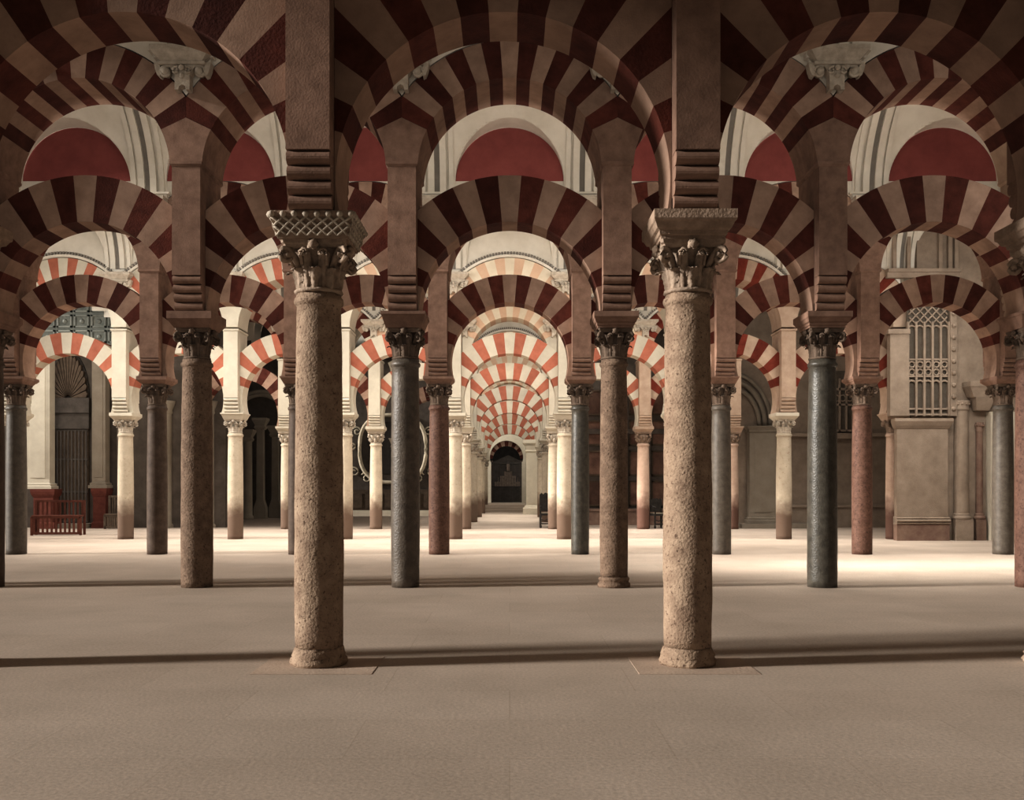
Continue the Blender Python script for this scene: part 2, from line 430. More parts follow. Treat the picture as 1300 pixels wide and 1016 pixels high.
YR = [0, 8.72, 15.42, 22.8, 29.3, 36.1, 43.0, 49.8, 56.7, 63.5]
def Z(a): return a+EYE
ROWS = {
 1: dict(cols=range(-2,2), bays=range(-1,2), st=1.655, ct=2.08, it=2.30, rolltop=2.76, lc=2.58, lr=1.405, le=.70, w=.36, d=1.0, zs=7.0, uc=None),
 2: dict(cols=range(-4,4), bays=range(-3,4), st=1.93, ct=2.39, it=2.62, rolltop=3.13, lc=2.62, lr=1.365, le=.70, w=.42, d=1.05, zs=4.81, uc=4.69, ur=1.365, ue=.56),
 3: dict(cols=range(-4,4), bays=range(-3,4), st=1.82, ct=2.29, it=2.45, rolltop=2.84, lc=2.80, lr=1.32, le=.62, w=.42, d=1.05, zs=4.80, uc=4.72, ur=1.37, ue=.66),
 4: dict(cols=range(-5,4), bays=range(-4,4), st=1.53, ct=1.92, it=2.11, rolltop=2.53, lc=2.50, lr=1.33, le=.60, w=.41, d=1.05, zs=4.50, uc=4.55, ur=1.385, ue=.60),
 5: dict(cols=range(-4,3), bays=range(-3,3), st=1.52, ct=1.92, it=2.12, rolltop=2.5, lc=2.48, lr=1.33, le=.58, w=.41, d=1.05, zs=4.50, uc=4.60, ur=1.385, ue=.55),
 6: dict(cols=range(-2,1), bays=range(-1,1), st=1.45, ct=1.82, it=2.02, rolltop=2.4, lc=2.36, lr=1.32, le=.58, w=.41, d=1.05, zs=4.50, uc=4.60, ur=1.385, ue=.55),
 7: dict(cols=range(-1,1), bays=range(0,1), st=1.40, ct=1.76, it=1.95, rolltop=2.3, lc=2.28, lr=1.32, le=.58, w=.41, d=1.05, zs=4.4, uc=4.5, ur=1.385, ue=.55),
 8: dict(cols=range(-1,1), bays=range(0,1), st=1.35, ct=1.70, it=1.88, rolltop=2.2, lc=2.18, lr=1.32, le=.58, w=.41, d=1.05, zs=4.3, uc=4.4, ur=1.385, ue=.55),
 9: dict(cols=range(-1,1), bays=range(0,1), st=1.20, ct=1.52, it=1.70, rolltop=2.05, lc=2.00, lr=1.28, le=.58, w=.41, d=1.05, zs=4.1, uc=4.2, ur=1.385, ue=.55),
}
XOFF = {1:-.055}
LOOK = {'tan':'pitted tan stone','brown':'mottled brown marble','black':'black and grey marble','greendk':'dark green-black marble','slate':'slate grey marble',
        'redbrn':'reddish brown marble','dkbrn':'dark brown marble','creamcol':'cream stone, stained at foot,','pinkcol':'rosy stone, stained at foot,'}
CM = {1:{-2:'tan',-1:'tan',0:'tan',1:'tan'},
      2:{-4:'slate',-3:'dkbrn',-2:'brown',-1:'black',0:'brown',1:'greendk',2:'redbrn',3:'slate'},
      3:{-4:'slate',-3:'dkbrn',-2:'dkbrn',-1:'redbrn',0:'greendk',1:'slate',2:'redbrn',3:'slate'},
      4:{}, 5:{}}
RADB = {(1,-1):(.205,.188),(1,0):(.205,.188),(2,-2):(.235,.215),(2,-1):(.212,.205),(2,0):(.210,.195),(2,1):(.222,.20),(3,-1):(.232,.215),(3,0):(.2,.19)}

for r, R in ROWS.items():
    R['imp'] = .335 if r > 1 else .345
    R['impy'] = .40
    for k_ in ('st','ct','it','rolltop','lc','zs','uc'):
        if R.get(k_): R[k_] = Z(R[k_])

CAPM = {}
def capital_mesh(r):
    """bell and abacus meshes shared by all columns of a row"""
    R = ROWS[r]
    h = R['ct']-R['st']
    if r <= 4: a, b = capital_bm(h, .19, .275 if r > 1 else .29, .004 if r > 1 else .007)
    else: a, b = simple_capital_bm(h, .18, .27)
    return a, b

for r, R in ROWS.items():
    y = YR[r]; xo = XOFF.get(r, 0.)
    cap, aba = capital_mesh(r)
    cap_me = None
    for k in R['cols']:
        mat = CM.get(r, {}).get(k) or ('creamcol' if (r == 4 and k < 3) or r >= 6 or (r == 5 and k < 1) else 'pinkcol')
        rb, rt = RADB.get((r,k), (.222,.205))
        lab = f"{LOOK[mat]} column {where_col(k)}, {ROW[r]} row"
        if r == 1 and k == -1: lab = "pitted tan column with a lattice-carved capital block, left of the central aisle"
        if r == 1 and k == 0: lab = "pitted tan column with a plain moulded capital block, right of the central aisle"
        if r == 2 and k == 0: lab = "mottled brown column on a ringed foot, first right of the aisle, second row"
        t = thing('column', lab, 'column', (S*(k+.5)+xo, y, 0), f'columns of the {ROW[r]} row')
        worn = .022 if r == 1 else (.012 if r == 2 else 0.)
        fl = .0
        if r == 1 or (r,k) == (2,0):
            mb = MB()
            if r == 1:
                prof = [(rb*1.13,.0),(rb*1.19,.03),(rb*1.15,.06),(rb*1.10,.075),(rb*1.13,.09),(rb*1.04,.13),(rb*.99,.16)]
                mb.lathe(prof, 36, jit=.045)
            else:
                mb.lathe([(rb*1.18,0),(rb*1.2,.03),(rb*1.18,.06),(rb*1.08,.07),(rb*1.08,.10),(rb*1.13,.11),(rb*1.14,.135),(rb*1.06,.155),(rb*1.04,.16)], 36, jit=.006)
            part(mb, 'base', mat, t)
            sb = shaft_bm(rb, rt, R['st']-.16, worn)
            for i,(a,b,c) in enumerate(sb.v): sb.v[i] = (a,b,c+.16)
        else:
            sb = shaft_bm(rb, rt, R['st'], worn, n=40 if r < 4 else 24)
        part(sb, 'shaft', mat, t)
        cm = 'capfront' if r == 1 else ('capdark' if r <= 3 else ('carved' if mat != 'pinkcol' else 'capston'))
        if cap_me is None:
            c_o = part(cap, 'capital', cm, t); c_o.location.z = R['st']
            a_o = part(aba, 'abacus', cm, c_o); cap_me = (c_o, a_o)
        else:
            c_o = cap_me[0].copy(); COL.objects.link(c_o); par(c_o, t); a_o = cap_me[1].copy(); COL.objects.link(a_o); par(a_o, c_o)
            if M[cm].name != cap_me[0].data.materials[0].name:
                c_o.data = c_o.data.copy(); c_o.data.materials[0] = M[cm]; a_o.data = a_o.data.copy(); a_o.data.materials[0] = M[cm]
        style = {(1,0):0,(2,0):0,(2,1):0,(3,0):2}.get((r,k), [2,1,0][(k+r)%3])
        im = {1:'capston',2:'pier',3:'pier'}.get(r, 'cream' if cm == 'carved' else 'buffmid')
        if (r,k) == (1,-1):
            io = part(impost_bm(R['ct'], R['it'], .29, R['imp'], 1), 'impost_block', im, t)
            part(lattice_bm(R['ct'], R['it'], .29, R['imp']), 'carved_lattice', 'carved', io)  # bright-lit look of the lattice put into a paler stone
        else:
            part(impost_bm(R['ct'], R['it'], .27, R['imp'], style, td=R['impy']), 'impost_block', im, t)

    # piers
    for k in R['cols']:
        if r <= 3: pm = 'buffmid' if (r,k) == (2,2) else 'pier'
        else: pm = 'cream' if (k < 2 or r > 5) and not (r == 5 and k > 0) else 'buffmid'
        desc = {'pier':'brown stone pier with roll corbels','cream':'cream plastered pier with roll corbels','buffmid':'buff stone pier with roll corbels'}[pm]
        t = thing('pier', f"{desc}, {where_col(k)}, {ROW[r]} row".replace('the central aisle','the aisle'), 'pier', (S*(k+.5)+xo, y, 0), f'piers of the {ROW[r]} row')
        pier_parts(t, R, pm)

    # arches
    def mats_for(b, upper):
        if r == 3 and b >= 2: return 'buff','red'
        if r <= 3: return 'buff','red'
        if upper and r >= 4 and abs(b) <= 1: return 'pale','pinkish'
        if r == 4: return ('cream','orange') if b < 2 else ('buffmid','redmid')
        if r == 5: return ('cream','orange') if abs(b) <= 1 else (('buff','red') if b < 0 else ('buffmid','redmid'))
        if b != 0: return 'buff','red'
        return 'cream','orange'
    protos = {}
    def add_arch(b, upper):
        mm = mats_for(b, upper); key = (mm, upper)
        cols = {'buff':'dark red and buff','cream':'orange-red and cream','buffmid':'deep red and buff','pale':'faded pink and cream'}[mm[0]]
        lab = f"{cols} {'upper round' if upper else 'lower horseshoe'} arch {where_bay(b)}, {ROW[r]} row"
        loc = (S*b+xo, y, 0)
        if key in protos: return copy_tree(protos[key], loc, lab)
        t = thing('arch', lab, 'arch', loc, f"{'upper' if upper else 'lower'} arches of the {ROW[r]} row")
        if upper: arch_parts(t, R['uc'], R['ur'], R['ue'], TH0U, S/2-.001, R['d'], *mm)
        else: arch_parts(t, R['lc'], R['lr'], R['le'], TH0L, S/2-R['w']/2-.003, .56, *mm, spring=R['it']+.002)
        protos[key] = t
        return t
    for b in R['bays']:
        add_arch(b, False)
        if R['uc']: add_arch(b, True)

# ------------------------------------------------------------------ upper walls with lunettes, and vaults
LR = 1.2
def spandrel(r, b0, b1, mat):
    R = ROWS[r]; y = YR[r]; d = R['d']/2-.005; ro = R['ur']+R['ue']+.02; top = 10.6
    xs = []
    for b in range(b0, b1+1):
        for k in range(20): xs.append((S*b-S/2+S*k/20+1e-4, S*b))
        xs.append((S*b+S/2-1e-4, S*b))
    mb = MB(); vs = []; fs = []
    for x,c in xs:
        zb = R['uc']+sqrt(ro*ro-(x-c)**2)
        vs += [(x,y-d,zb),(x,y-d,top),(x,y+d,zb),(x,y+d,top)]
    for i in range(len(xs)-1):
        a, b = 4*i, 4*i+4
        fs += [(a,b,b+1,a+1),(a+2,a+3,b+3,b+2),(a,a+2,b+2,b)]
    mb.add(vs, fs)
    return struct(mb, 'wall_arcade', mat)

def vault(ya, yb, b0, b1, spring, zc, rise, lun0=True):
    """groin vault over one aisle: a barrel along x met by a half round penetration over every bay"""
    xs = []
    for b in range(b0, b1+1):
        c = S*b
        xs += [(c-S/2,None),(c-LR-.15,None),(c-LR-.001,None)]
        for k in range(49): xs.append((c-LR*cos(PI*k/48), c))
        xs += [(c+LR+.001,None),(c+LR+.15,None)]
    xs.append((S*b1+S/2,None))
    K = 110; ym, h = (ya+yb)/2, (yb-ya)/2
    vs, fs = [], []
    for k in range(K+1):
        t = PI*k/K; yy = ym-h*cos(t); hb = spring+rise*sin(t)
        for x,c in xs:
            z = hb
            if c is not None: z = max(hb, zc+sqrt(max(0,LR*LR-(x-c)**2)))
            vs.append((x,yy,z))
    n = len(xs)
    for k in range(K):
        for i in range(n-1): fs.append((k*n+i,(k+1)*n+i,(k+1)*n+i+1,k*n+i+1))
    mb = MB(); mb.add(vs, fs)
    o = struct(mb, 'ceiling', 'white')
    return o

def vault_rib(x, ya, yb, spring, rise):
    """raised double band with a sunk middle, running up the vault over one pier"""
    ym, h = (ya+yb)/2, (yb-ya)/2
    K = 24
    def band(x0, x1, off, mat, name, parent=None):
        mb = MB(); vs, fs = [], []
        for k in range(K+1):
            t = PI*k/K; yy = ym-(h-.02-off)*cos(t); z = spring+(rise-off)*sin(t)+.001
            yo = ym-(h+.02)*cos(t); zo = spring+(rise+.04)*sin(t)+.001
            vs += [(x0,yy,z),(x1,yy,z),(x1,yo,zo),(x0,yo,zo)]
        for k in range(K):
            a = 4*k
            for i in range(4): j=(i+1)%4; fs.append((a+i,a+j,a+4+j,a+4+i))
        mb.add(vs, fs); return mb
    m = MB()
    for x0,x1 in ((x-.36,x-.26),(x+.26,x+.36)): b_ = band(x0,x1,.03,None,None); m.add(b_.v,b_.f)
    for x0,x1 in ((x-.20,x-.06),(x+.06,x+.20)): b_ = band(x0,x1,.07,None,None); m.add(b_.v,b_.f)
    o = struct(m, 'trim_rib', 'white')
    b_ = band(x-.06,x+.06,.01,None,None); struct(b_, 'groove', 'groove', o)
    return o

def cornice(x, yf, z, w=.5):
    m = MB()
    for z0,z1,p in ((z-.20,z-.12,.05),(z-.12,z-.04,.10),(z-.04,z,.16)): m.box(x-w-p, x+w+p, yf-p-.03, yf-.002, z0, z1)
    o = struct(m, 'trim_cornice', 'white')
    m = MB(); n = 14
    for i in range(n): 
        xx = x-w+2*w*(i+.5)/n; m.box(xx-.018, xx+.018, yf-.075, yf-.02, z-.27, z-.202)
    m.box(x-w,x+w,yf-.02,yf-.002,z-.30,z-.2)
    struct(m, 'dentils', 'carved', o)

def lunette(r, b, zc, mat, zbot):
    R = ROWS[r]; y = YR[r]-R['d']/2+.004; q = LR-.004
    a0 = math.asin((zbot-zc)/q) if zbot > zc else 0
    poly = [(S*b+q*cos(a0+(PI-2*a0)*k/32), zc+q*sin(a0+(PI-2*a0)*k/32)) for k in range(33)]
    mb = MB(); mb.prism(poly[::-1], y-.005, y-.001)
    return mb

VZ = {1:(7.97,8.30,2.5), 2:(8.02,8.30,2.5), 3:(7.75,8.15,2.3), 4:(7.75,8.15,2.3), 5:(7.7,8.1,2.2), 6:(7.7,8.1,2.2), 7:(7.6,8.,2.2), 8:(7.5,7.9,2.1)}
ext = {2:(-3,3),3:(-6,5),4:(-6,5),5:(-5,4),6:(-3,2),7:(-3,2),8:(-1,1),9:(-1,1)}
for r in range(2,10):
    b0, b1 = max(ext[r][0], min(ROWS[r]['bays'])), min(ext[r][1], max(ROWS[r]['bays']))
    w = spandrel(r, b0, b1, 'white')
    v = VZ[r-1]
    if r <= 6:
        for b in range(b0, b1+1):
            zt = ROWS[r]['uc']+ROWS[r]['ur']+ROWS[r]['ue']+.01
            if r <= 3: struct(lunette(r, b, v[1], 'mauve', zt), 'lunette', 'mauve', w)
    if r in (4,5,6):                              # dentil archivolts over the far upper arches
        R = ROWS[r]
        for b in (-4,-3,-2,-1,0,1,2):
            if b0 <= b <= b1:
                m = MB(); rr = R['ur']+R['ue']+.02; yf = YR[r]-R['d']/2-.002
                poly = [((rr)*cos(rad(36)+(rad(108))*k/40), (rr)*sin(rad(36)+rad(108)*k/40)) for k in range(41)]+[((rr+.07)*cos(rad(144)-rad(108)*k/40), (rr+.07)*sin(rad(144)-rad(108)*k/40)) for k in range(41)]
                m.prism([(S*b+px, R['uc']+pz) for px,pz in poly][::-1], yf-.05, yf-.001)
                o = struct(m, 'trim_archivolt', 'white')
                m = MB()
                for k in range(46):
                    a = rad(38)+rad(104)*k/45; p = []
                    for q,da in ((rr+.085,-.012),(rr+.085,.012),(rr+.15,.012),(rr+.15,-.012)): p.append((S*b+q*cos(a+da), R['uc']+q*sin(a+da)))
                    m.prism(p, yf-.06, yf-.001)
                struct(m, 'dentils', 'groove', o)
    for k in (range(b0, b1+2)):
        x = S*k-S/2
        if r <= 3 and abs(x) < 14: cornice(x, YR[r]-ROWS[r]['d']/2-.003, v[0], .34)
for r in range(1,9):
    v = VZ[r]; b0, b1 = (-4,4) if r == 1 else ext[r]
    if r >= 3: b0, b1 = max(b0,-6), min(b1,5)
    ya, yb = YR[r]+.53, YR[r+1]-.53
    vault(ya, yb, b0, b1, v[0], v[1], v[2])
    for k in range(b0, b1+2):
        x = S*k-S/2
        if r in (1,2,3,4) and abs(x) < 12: vault_rib(x, ya, yb, v[0], v[2])

# carved white corbel capitals on the faces of the second row of piers
def corbel_bm():
    mb = MB()
    for (za,ha,da),(zb_,hb_,db) in zip([(.405,.30,.19),(.44,.34,.23),(.50,.40,.29),(.53,.43,.32)],[(.44,.34,.23),(.50,.40,.29),(.53,.43,.32),(.60,.43,.32)]):
        mb.add([(-ha,-da,za),(ha,-da,za),(ha,0,za),(-ha,0,za),(-hb_,-db,zb_),(hb_,-db,zb_),(hb_,0,zb_),(-hb_,0,zb_)],[(3,2,1,0),(4,5,6,7),(0,1,5,4),(1,2,6,5),(2,3,7,6),(3,0,4,7)])
    mb.box(-.34,.34,-.20,0,.36,.405)
    body = MB()
    body.prism([(-.11,0),(-.055,0),(-.045,.05),(0,.075),(.045,.05),(.055,0),(.11,0),(.11,.02),(.11,.22),(.15,.28),(.20,.36),(-.20,.36),(-.15,.28),(-.11,.22),(-.11,.02)], -.16, 0)
    sc = MB()
    for sg in (-1,1):
        pts = []
        for q in range(16):
            t = q/15; ang = PI*.5-sg*0-t*PI*2.2; r_ = .085*(1-.6*t)
            pts.append((sg*(.25+r_*cos(ang)), -.13, .27+r_*sin(ang)))
        sc.tube([(sg*.12,-.13,.36)]+pts, .026, 7)
        sc.tube([(sg*.25,-.20,.27),(sg*.25,-.003,.27)], .05, 10)
        pts = [(sg*.06,-.19,.34)]
        for q in range(12):
            t = q/11; ang = PI*.6-t*PI*2; r_ = .055*(1-.6*t); pts.append((sg*(.085+r_*cos(ang)), -.18, .27+r_*sin(ang)))
        sc.tube(pts, .018, 6)
        sc.prism([(sg*x,z) for x,z in ([(.34,.40),(.42,.40),(.40,.30),(.37,.22),(.33,.20),(.31,.28)] if sg > 0 else [(.31,.28),(.33,.20),(.37,.22),(.40,.30),(.42,.40),(.34,.40)])][::-1], -.15, .0)
    sc.ball((0,-.19,.31), .045, n=8); sc.ball((0,-.17,.2), .04, n=8)
    return mb, body, sc
cb = None
for r_, zc_, ks in ((2,7.36,(-2,-1,0,1)),(3,7.30,(-3,-2,-1,0,1,2)),(4,7.02,(-4,-3,-2,-1,0,1)),(5,6.80,(-3,-2,-1,0,1)),(6,6.75,(-1,0))):
    for k in ks:
        x = S*(k+.5); yf = YR[r_]-ROWS[r_]['d']/2-.022
        lab = f"white carved scroll corbel over the {ORD[k] if k >= 0 else ORD[-k-1]} pier {'left' if k < 0 else 'right'} of the aisle, {ROW[r_]} row"
        if cb is None:
            cb = thing('carved_corbel', lab, 'corbel', (x,yf,zc_), 'carved corbels over the piers')
            a, b, c = corbel_bm(); part(a, 'cornice_slab', 'carved', cb); part(b, 'body', 'carved', cb); part(c, 'scrolls', 'carved', cb)
        else: copy_tree(cb, (x,yf,zc_), lab)

# ------------------------------------------------------------------ floor and room shell
m = MB(); m.box(-24,20,-6,80,-.3,0); struct(m, 'floor', 'floor')
m = MB()
for i in range(3): m.box(-2.0,2.0,59.5+1.5*i,69.8,0.+.12*i,.12*(i+1))
struct(m, 'floor_step', 'floor')
# worn paving slabs round the feet of the two front columns
for x,lab in ((-1.655,'thin worn paving slab under the lattice-topped front column'),(1.545,'thin worn paving slab under the plain-topped front column')):
    m = MB(); m.box(x-.48,x+.52,8.25,9.1,.0,.004)
    o = struct(m, 'floor_slab', stone('slab_stone', (.42,.33,.265), (.53,.425,.345), 2, vary=.02))
m = MB(); m.box(-14.4,20,-6,8.2,9.6,9.8); struct(m, 'ceiling', 'white')
m = MB(); m.box(18,18.3,-6,45,0,10.6); struct(m, 'wall_right', 'greywall')
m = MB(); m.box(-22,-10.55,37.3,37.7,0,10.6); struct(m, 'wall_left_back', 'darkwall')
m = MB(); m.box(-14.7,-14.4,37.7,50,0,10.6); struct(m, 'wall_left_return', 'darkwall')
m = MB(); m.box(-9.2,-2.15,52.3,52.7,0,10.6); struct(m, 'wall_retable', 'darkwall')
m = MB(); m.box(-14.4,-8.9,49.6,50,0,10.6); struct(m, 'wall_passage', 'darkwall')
m = MB(); m.box(-2.45,-2.15,52.7,70,0,8); struct(m, 'wall_aisle_left', 'cream')
m = MB(); m.box(2.15,2.45,40.4,70,0,8); struct(m, 'wall_aisle_right', 'cream')
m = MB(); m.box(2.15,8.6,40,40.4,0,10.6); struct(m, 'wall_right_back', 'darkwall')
m = MB(); m.box(8.3,18,37.6,38.0,0,10.6); struct(m, 'wall_chapel', 'brnwall')
m = MB(); m.box(8.3,8.6,38.0,40,0,10.6); struct(m, 'wall_chapel_return', 'brnwall')

def mound(c, r, n, z0):  # half round outline from +r to -r
    return [(c+r*cos(PI*k/n), z0+r*sin(PI*k/n)) for k in range(n+1)]

# end wall with its arched opening, and the chapel behind
ye = 70.4; pe = FPX/ye; fl = .36
cx = XEND = -.22; hw = 1.17; zc_ = 3.55
m = MB(); arc = [(cx+hw*cos(-.25+(PI+.5)*k/32), zc_+hw*sin(-.25+(PI+.5)*k/32)) for k in range(33)]
m.prism([(cx+1.08,0),(2.15,0),(2.15,8),(-2.15,8),(-2.15,0),(cx-1.08,0)][::-1][:0] or [(2.15,0),(2.15,8),(cx,8),(cx,zc_+hw)]+arc[:16][::-1]+[(cx+1.08,3.2),(cx+1.08,0)], ye, ye+.5)
m.prism([(cx-1.08,0),(cx-1.08,3.2)]+arc[17:][::-1]+[(cx,zc_+hw),(cx,8),(-2.15,8),(-2.15,0)], ye, ye+.5)
struct(m, 'wall_end', 'cream')
t = thing('arch', 'small dim brown striped arch framing the far chapel at the aisle end', 'arch', (cx, ye+1.1, 0))
arch_parts(t, zc_-.15, .98, .5, rad(4), 1.6, .5, 'buff', 'red', nv=13)
m = MB()
for sg in (-1,1): m.box(sg*1.28-.31,sg*1.28+.31,-.25,.25,fl,zc_-.2)
for o_ in (part(m, 'jambs', 'dkbrn', t),): pass
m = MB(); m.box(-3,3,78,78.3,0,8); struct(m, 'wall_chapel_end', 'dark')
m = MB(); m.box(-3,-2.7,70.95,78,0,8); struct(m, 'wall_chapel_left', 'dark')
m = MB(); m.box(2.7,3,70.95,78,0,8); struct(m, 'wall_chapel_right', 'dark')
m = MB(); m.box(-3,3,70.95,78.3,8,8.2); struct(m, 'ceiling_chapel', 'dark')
m = MB(); m.box(-2.7,2.7,69.85,78,0,fl); struct(m, 'floor_chapel', 'floor')
t = thing('altar', 'pale altar with stepped shelves and a small figure behind the far grille', 'altar', (cx+.1,76.6,fl))
m = MB(); m.box(-1.1,1.1,-.5,.5,0,1.05); m.box(-1.2,1.2,-.55,.5,1.05,1.15); part(m,'table','altdark',t)
m = MB(); m.box(-1.05,1.05,.0,.5,1.15,1.5); m.box(-.6,.6,.1,.5,1.5,1.95); m.box(-.3,.3,.15,.5,1.95,2.3); part(m,'shelf','capston',t)
m = MB(); m.lathe([(.14,2.3),(.17,2.35),(.13,2.55),(.16,2.75),(.10,2.85),(.09,2.95),(.02,3.02)],12,0,.2); part(m,'figure','capston',t)
m = MB()
for s_ in (-1,1):
    for q,h_ in ((.75,.35),): m.lathe([(.06,1.5 if q > .6 else 1.95),(.03,1.6 if q > .6 else 2.02),(.025,1.5+h_ if q > .6 else 1.95+h_)],8,s_*q,.25)
part(m,'candlesticks','capston',t)
m = MB(); m.prism([(-1.3,2.95),(0,3.55),(1.3,2.95),(1.3,2.85),(-1.3,2.85)][::-1],.3,.45); m.box(-1.3,1.3,.38,.5,1.15,2.85); part(m,'reredos','altdark',t)
t = thing('iron_grille', 'tall dark iron grille closing the far chapel at the aisle end', 'grille', (cx,ye+.25,fl))
m = MB(); m.box(-1.07,1.07,-.03,.03,.02,.1); m.box(-1.07,1.07,-.03,.03,1.1,1.16); m.box(-1.07,1.07,-.03,.03,2.75,2.85); part(m,'rail','iron',t)
m = MB()
for i in range(19): xx = -1.05+2.1*i/18; m.tube([(xx,0,.02),(xx,0,2.8)],.014,6)
part(m,'bars','iron',t)

# fluted pier beside the far aisle
t = thing('pilaster', 'pale fluted square pilaster on a high plinth near the aisle end', 'pilaster', (1.34,54.6,0))
m = MB(); m.loft([(0,.62,.4),(.34,.62,.4),(.36,.56,.36),(.46,.52,.33),(.5,.48,.3)]); part(m,'plinth','cream',t)
m = MB(); m.box(-.44,.44,-.28,.28,.5,3.35)
for i in range(4): m.box(-.36+.2*i,-.25+.2*i,-.31,-.28,.6,3.25)
part(m,'shaft','cream',t)
m = MB(); m.loft([(3.35,.44,.28),(3.42,.5,.33),(3.5,.46,.3),(3.72,.5,.33),(3.86,.62,.42),(4.05,.62,.42)]); part(m,'capital','cream',t)

# ------------------------------------------------------------------ left back wall: great door, pilasters, benches
pl = FPX/37.3
def XL(px, p=pl): return (px-647)/p
def ZL(py, p=pl): return EYE+(617-py)/p
d = bpy.data.objects.new('door_1', None); COL.objects.link(d); d.location = (XL(89),37.28,0); d['kind'] = 'structure'
w_ = (XL(114)-XL(64))/2
m = MB(); m.box(-w_,w_,-.12,0,.18,ZL(545)); part(m,'door_leaf','wood',d)
m = MB()
for i in range(11):
    xx = -w_+2*w_*(i+.5)/11; m.box(xx-.025,xx+.025,-.16,-.12,.2,ZL(546))
for z_ in (.2,1.3,2.5,ZL(548)): m.box(-w_,w_,-.155,-.12,z_,z_+.06)
part(m,'door_slats','altdark',d)
m = MB(); m.box(-w_-.05,w_+.05,-.2,0,ZL(545),ZL(525)); m.box(-w_-.08,w_+.08,-.26,0,ZL(525),ZL(506)); part(m,'lintel','altdark',d)
zf = ZL(506); rf = ZL(450)-zf
m = MB()
K = 17
for i in range(K):
    a = PI*(i+.5)/K; da = PI/K*.42
    m.prism([(.1*cos(a),zf+.1*sin(a)),(rf*.93*cos(a+da)*w_/rf*1.0,zf+rf*.93*sin(a+da)),(rf*cos(a)*w_/rf,zf+rf*sin(a)),(rf*.93*cos(a-da)*w_/rf,zf+rf*.93*sin(a-da))],-.2,-.02)
part(m,'shell_fan','wood',d)
m = MB(); m.prism([(w_*1.02*cos(PI*k/20),zf+rf*1.05*sin(PI*k/20)) for k in range(21)][::-1],-.05,-.0); part(m,'tympanum','dark',d)
m = MB(); m.box(-w_-.2,w_+.2,-.9,-.0,.0,.17); part(m,'doorstep','greywall',d)

def pil(name_lab, px0, px1, py_top, py_bot, y, mat, base=True, cap=True):
    p = FPX/y; x0,x1 = XL(px0,p),XL(px1,p); hx = (x1-x0)/2; zt, zb = ZL(py_top,p), max(0,ZL(py_bot,p))
    t = thing('pilaster', name_lab, 'pilaster', ((x0+x1)/2, min(y+.22, 36.995 if px0 < 600 else 37.29), 0))
    m = MB(); m.box(-hx,hx,-.22,.2,zb+.22,zt-.25); m.box(-hx*.62,hx*.62,-.245,-.22,zb+.4,zt-.5); part(m,'shaft',mat,t)
    m = MB(); m.loft([(zb,hx+.1,.30),(zb+.10,hx+.1,.30),(zb+.13,hx+.05,.26),(zb+.18,hx+.07,.27),(zb+.22,hx,.22)],0,-.02); part(m,'base',mat,t)
    m = MB(); m.loft([(zt-.25,hx,.22),(zt-.2,hx+.05,.25),(zt-.16,hx+.02,.23),(zt-.08,hx+.07,.27),(zt-.05,hx+.11,.30),(zt,hx+.11,.30)],0,-.02); part(m,'capital',mat,t)
    return t
pil('cream plastered pilaster on a red marble pedestal left of the great wooden door', 33, 63, 440, 621, 36.2, 'cream')
pil('grey pilaster on a red marble pedestal right of the great wooden door', 117, 134, 442, 620, 36.8, 'greywall')
for lab,px0,px1,pt,y in (('squat red marble pedestal under the cream pilaster, behind the slatted bench',40,71,621,36.2),('squat red marble pedestal right of the great wooden door',117,137,620,36.8)):
    p = FPX/y; x0,x1 = XL(px0,p),XL(px1,p); hx=(x1-x0)/2; zt = ZL(pt,p)-.002
    t = thing('pedestal', lab, 'pedestal', ((x0+x1)/2,min(y+.2,36.98),0))
    m = MB(); m.loft([(0,hx*.95,.28),(.2,hx*.95,.28),(.24,hx*.8,.24),(zt-.3,hx*.8,.24)]); part(m,'block','redmarb',t)
    m = MB(); m.loft([(zt-.3,hx*.82,.25),(zt-.2,hx*.95,.29),(zt-.1,hx,.31),(zt,hx,.31)]); part(m,'cap_moulding','redmarb',t)
# half columns between door and chapel passage
for i,(px,y) in enumerate(((152,37.0),(208,37.0),(262,37.0))):
    p = FPX/y
    t = thing('engaged_column', ['grey half column behind the first cream column from the door','grey half column on the dark wall behind the dark brown third-row column','grey half column on the dark wall near the passage'][i], 'column', (XL(px,p),y+.295,0))
    m = MB(); m.lathe([(.26,0),(.26,.1),(.2,.16),(.2,4.2)],18,0,0,a0=PI,a1=2*PI); part(m,'shaft','greywall',t)
    m = MB(); m.lathe([(.2,4.2),(.24,4.25),(.22,4.35),(.32,4.6),(.34,4.7),(0,4.7)],18,a0=PI,a1=2*PI); part(m,'capital','greywall',t)
# coffered panels high over the great door
t = thing('coffered_panel', 'grey-green coffered panel high above the great wooden door', 'panel', (XL(97),37.2,0))
m = MB(); x0,x1,z0,z1 = XL(52)-XL(97),XL(160)-XL(97),ZL(438),ZL(360); m.box(x0,x1,0,.09,z0,z1); part(m,'panel','teal',t)
for i in range(5):
    for j in range(4):
        cx_, cz_ = x0+(x1-x0)*(i+.5)/5, z0+(z1-z0)*(j+.5)/4
        m = MB()
        hx_, hz_ = (x1-x0)/10*.86, (z1-z0)/8*.82
        for a_,b_,c_,d_ in ((-hx_,hx_,-hz_,-hz_*.75),(-hx_,hx_,hz_*.75,hz_),(-hx_,-hx_*.8,-hz_,hz_),(hx_*.8,hx_,-hz_,hz_)): m.box(cx_+a_,cx_+b_,-.10,-.0,cz_+c_,cz_+d_)
        m.ball((cx_,-.02,cz_),.09,n=8); part(m,'coffer_frame','teal',t)

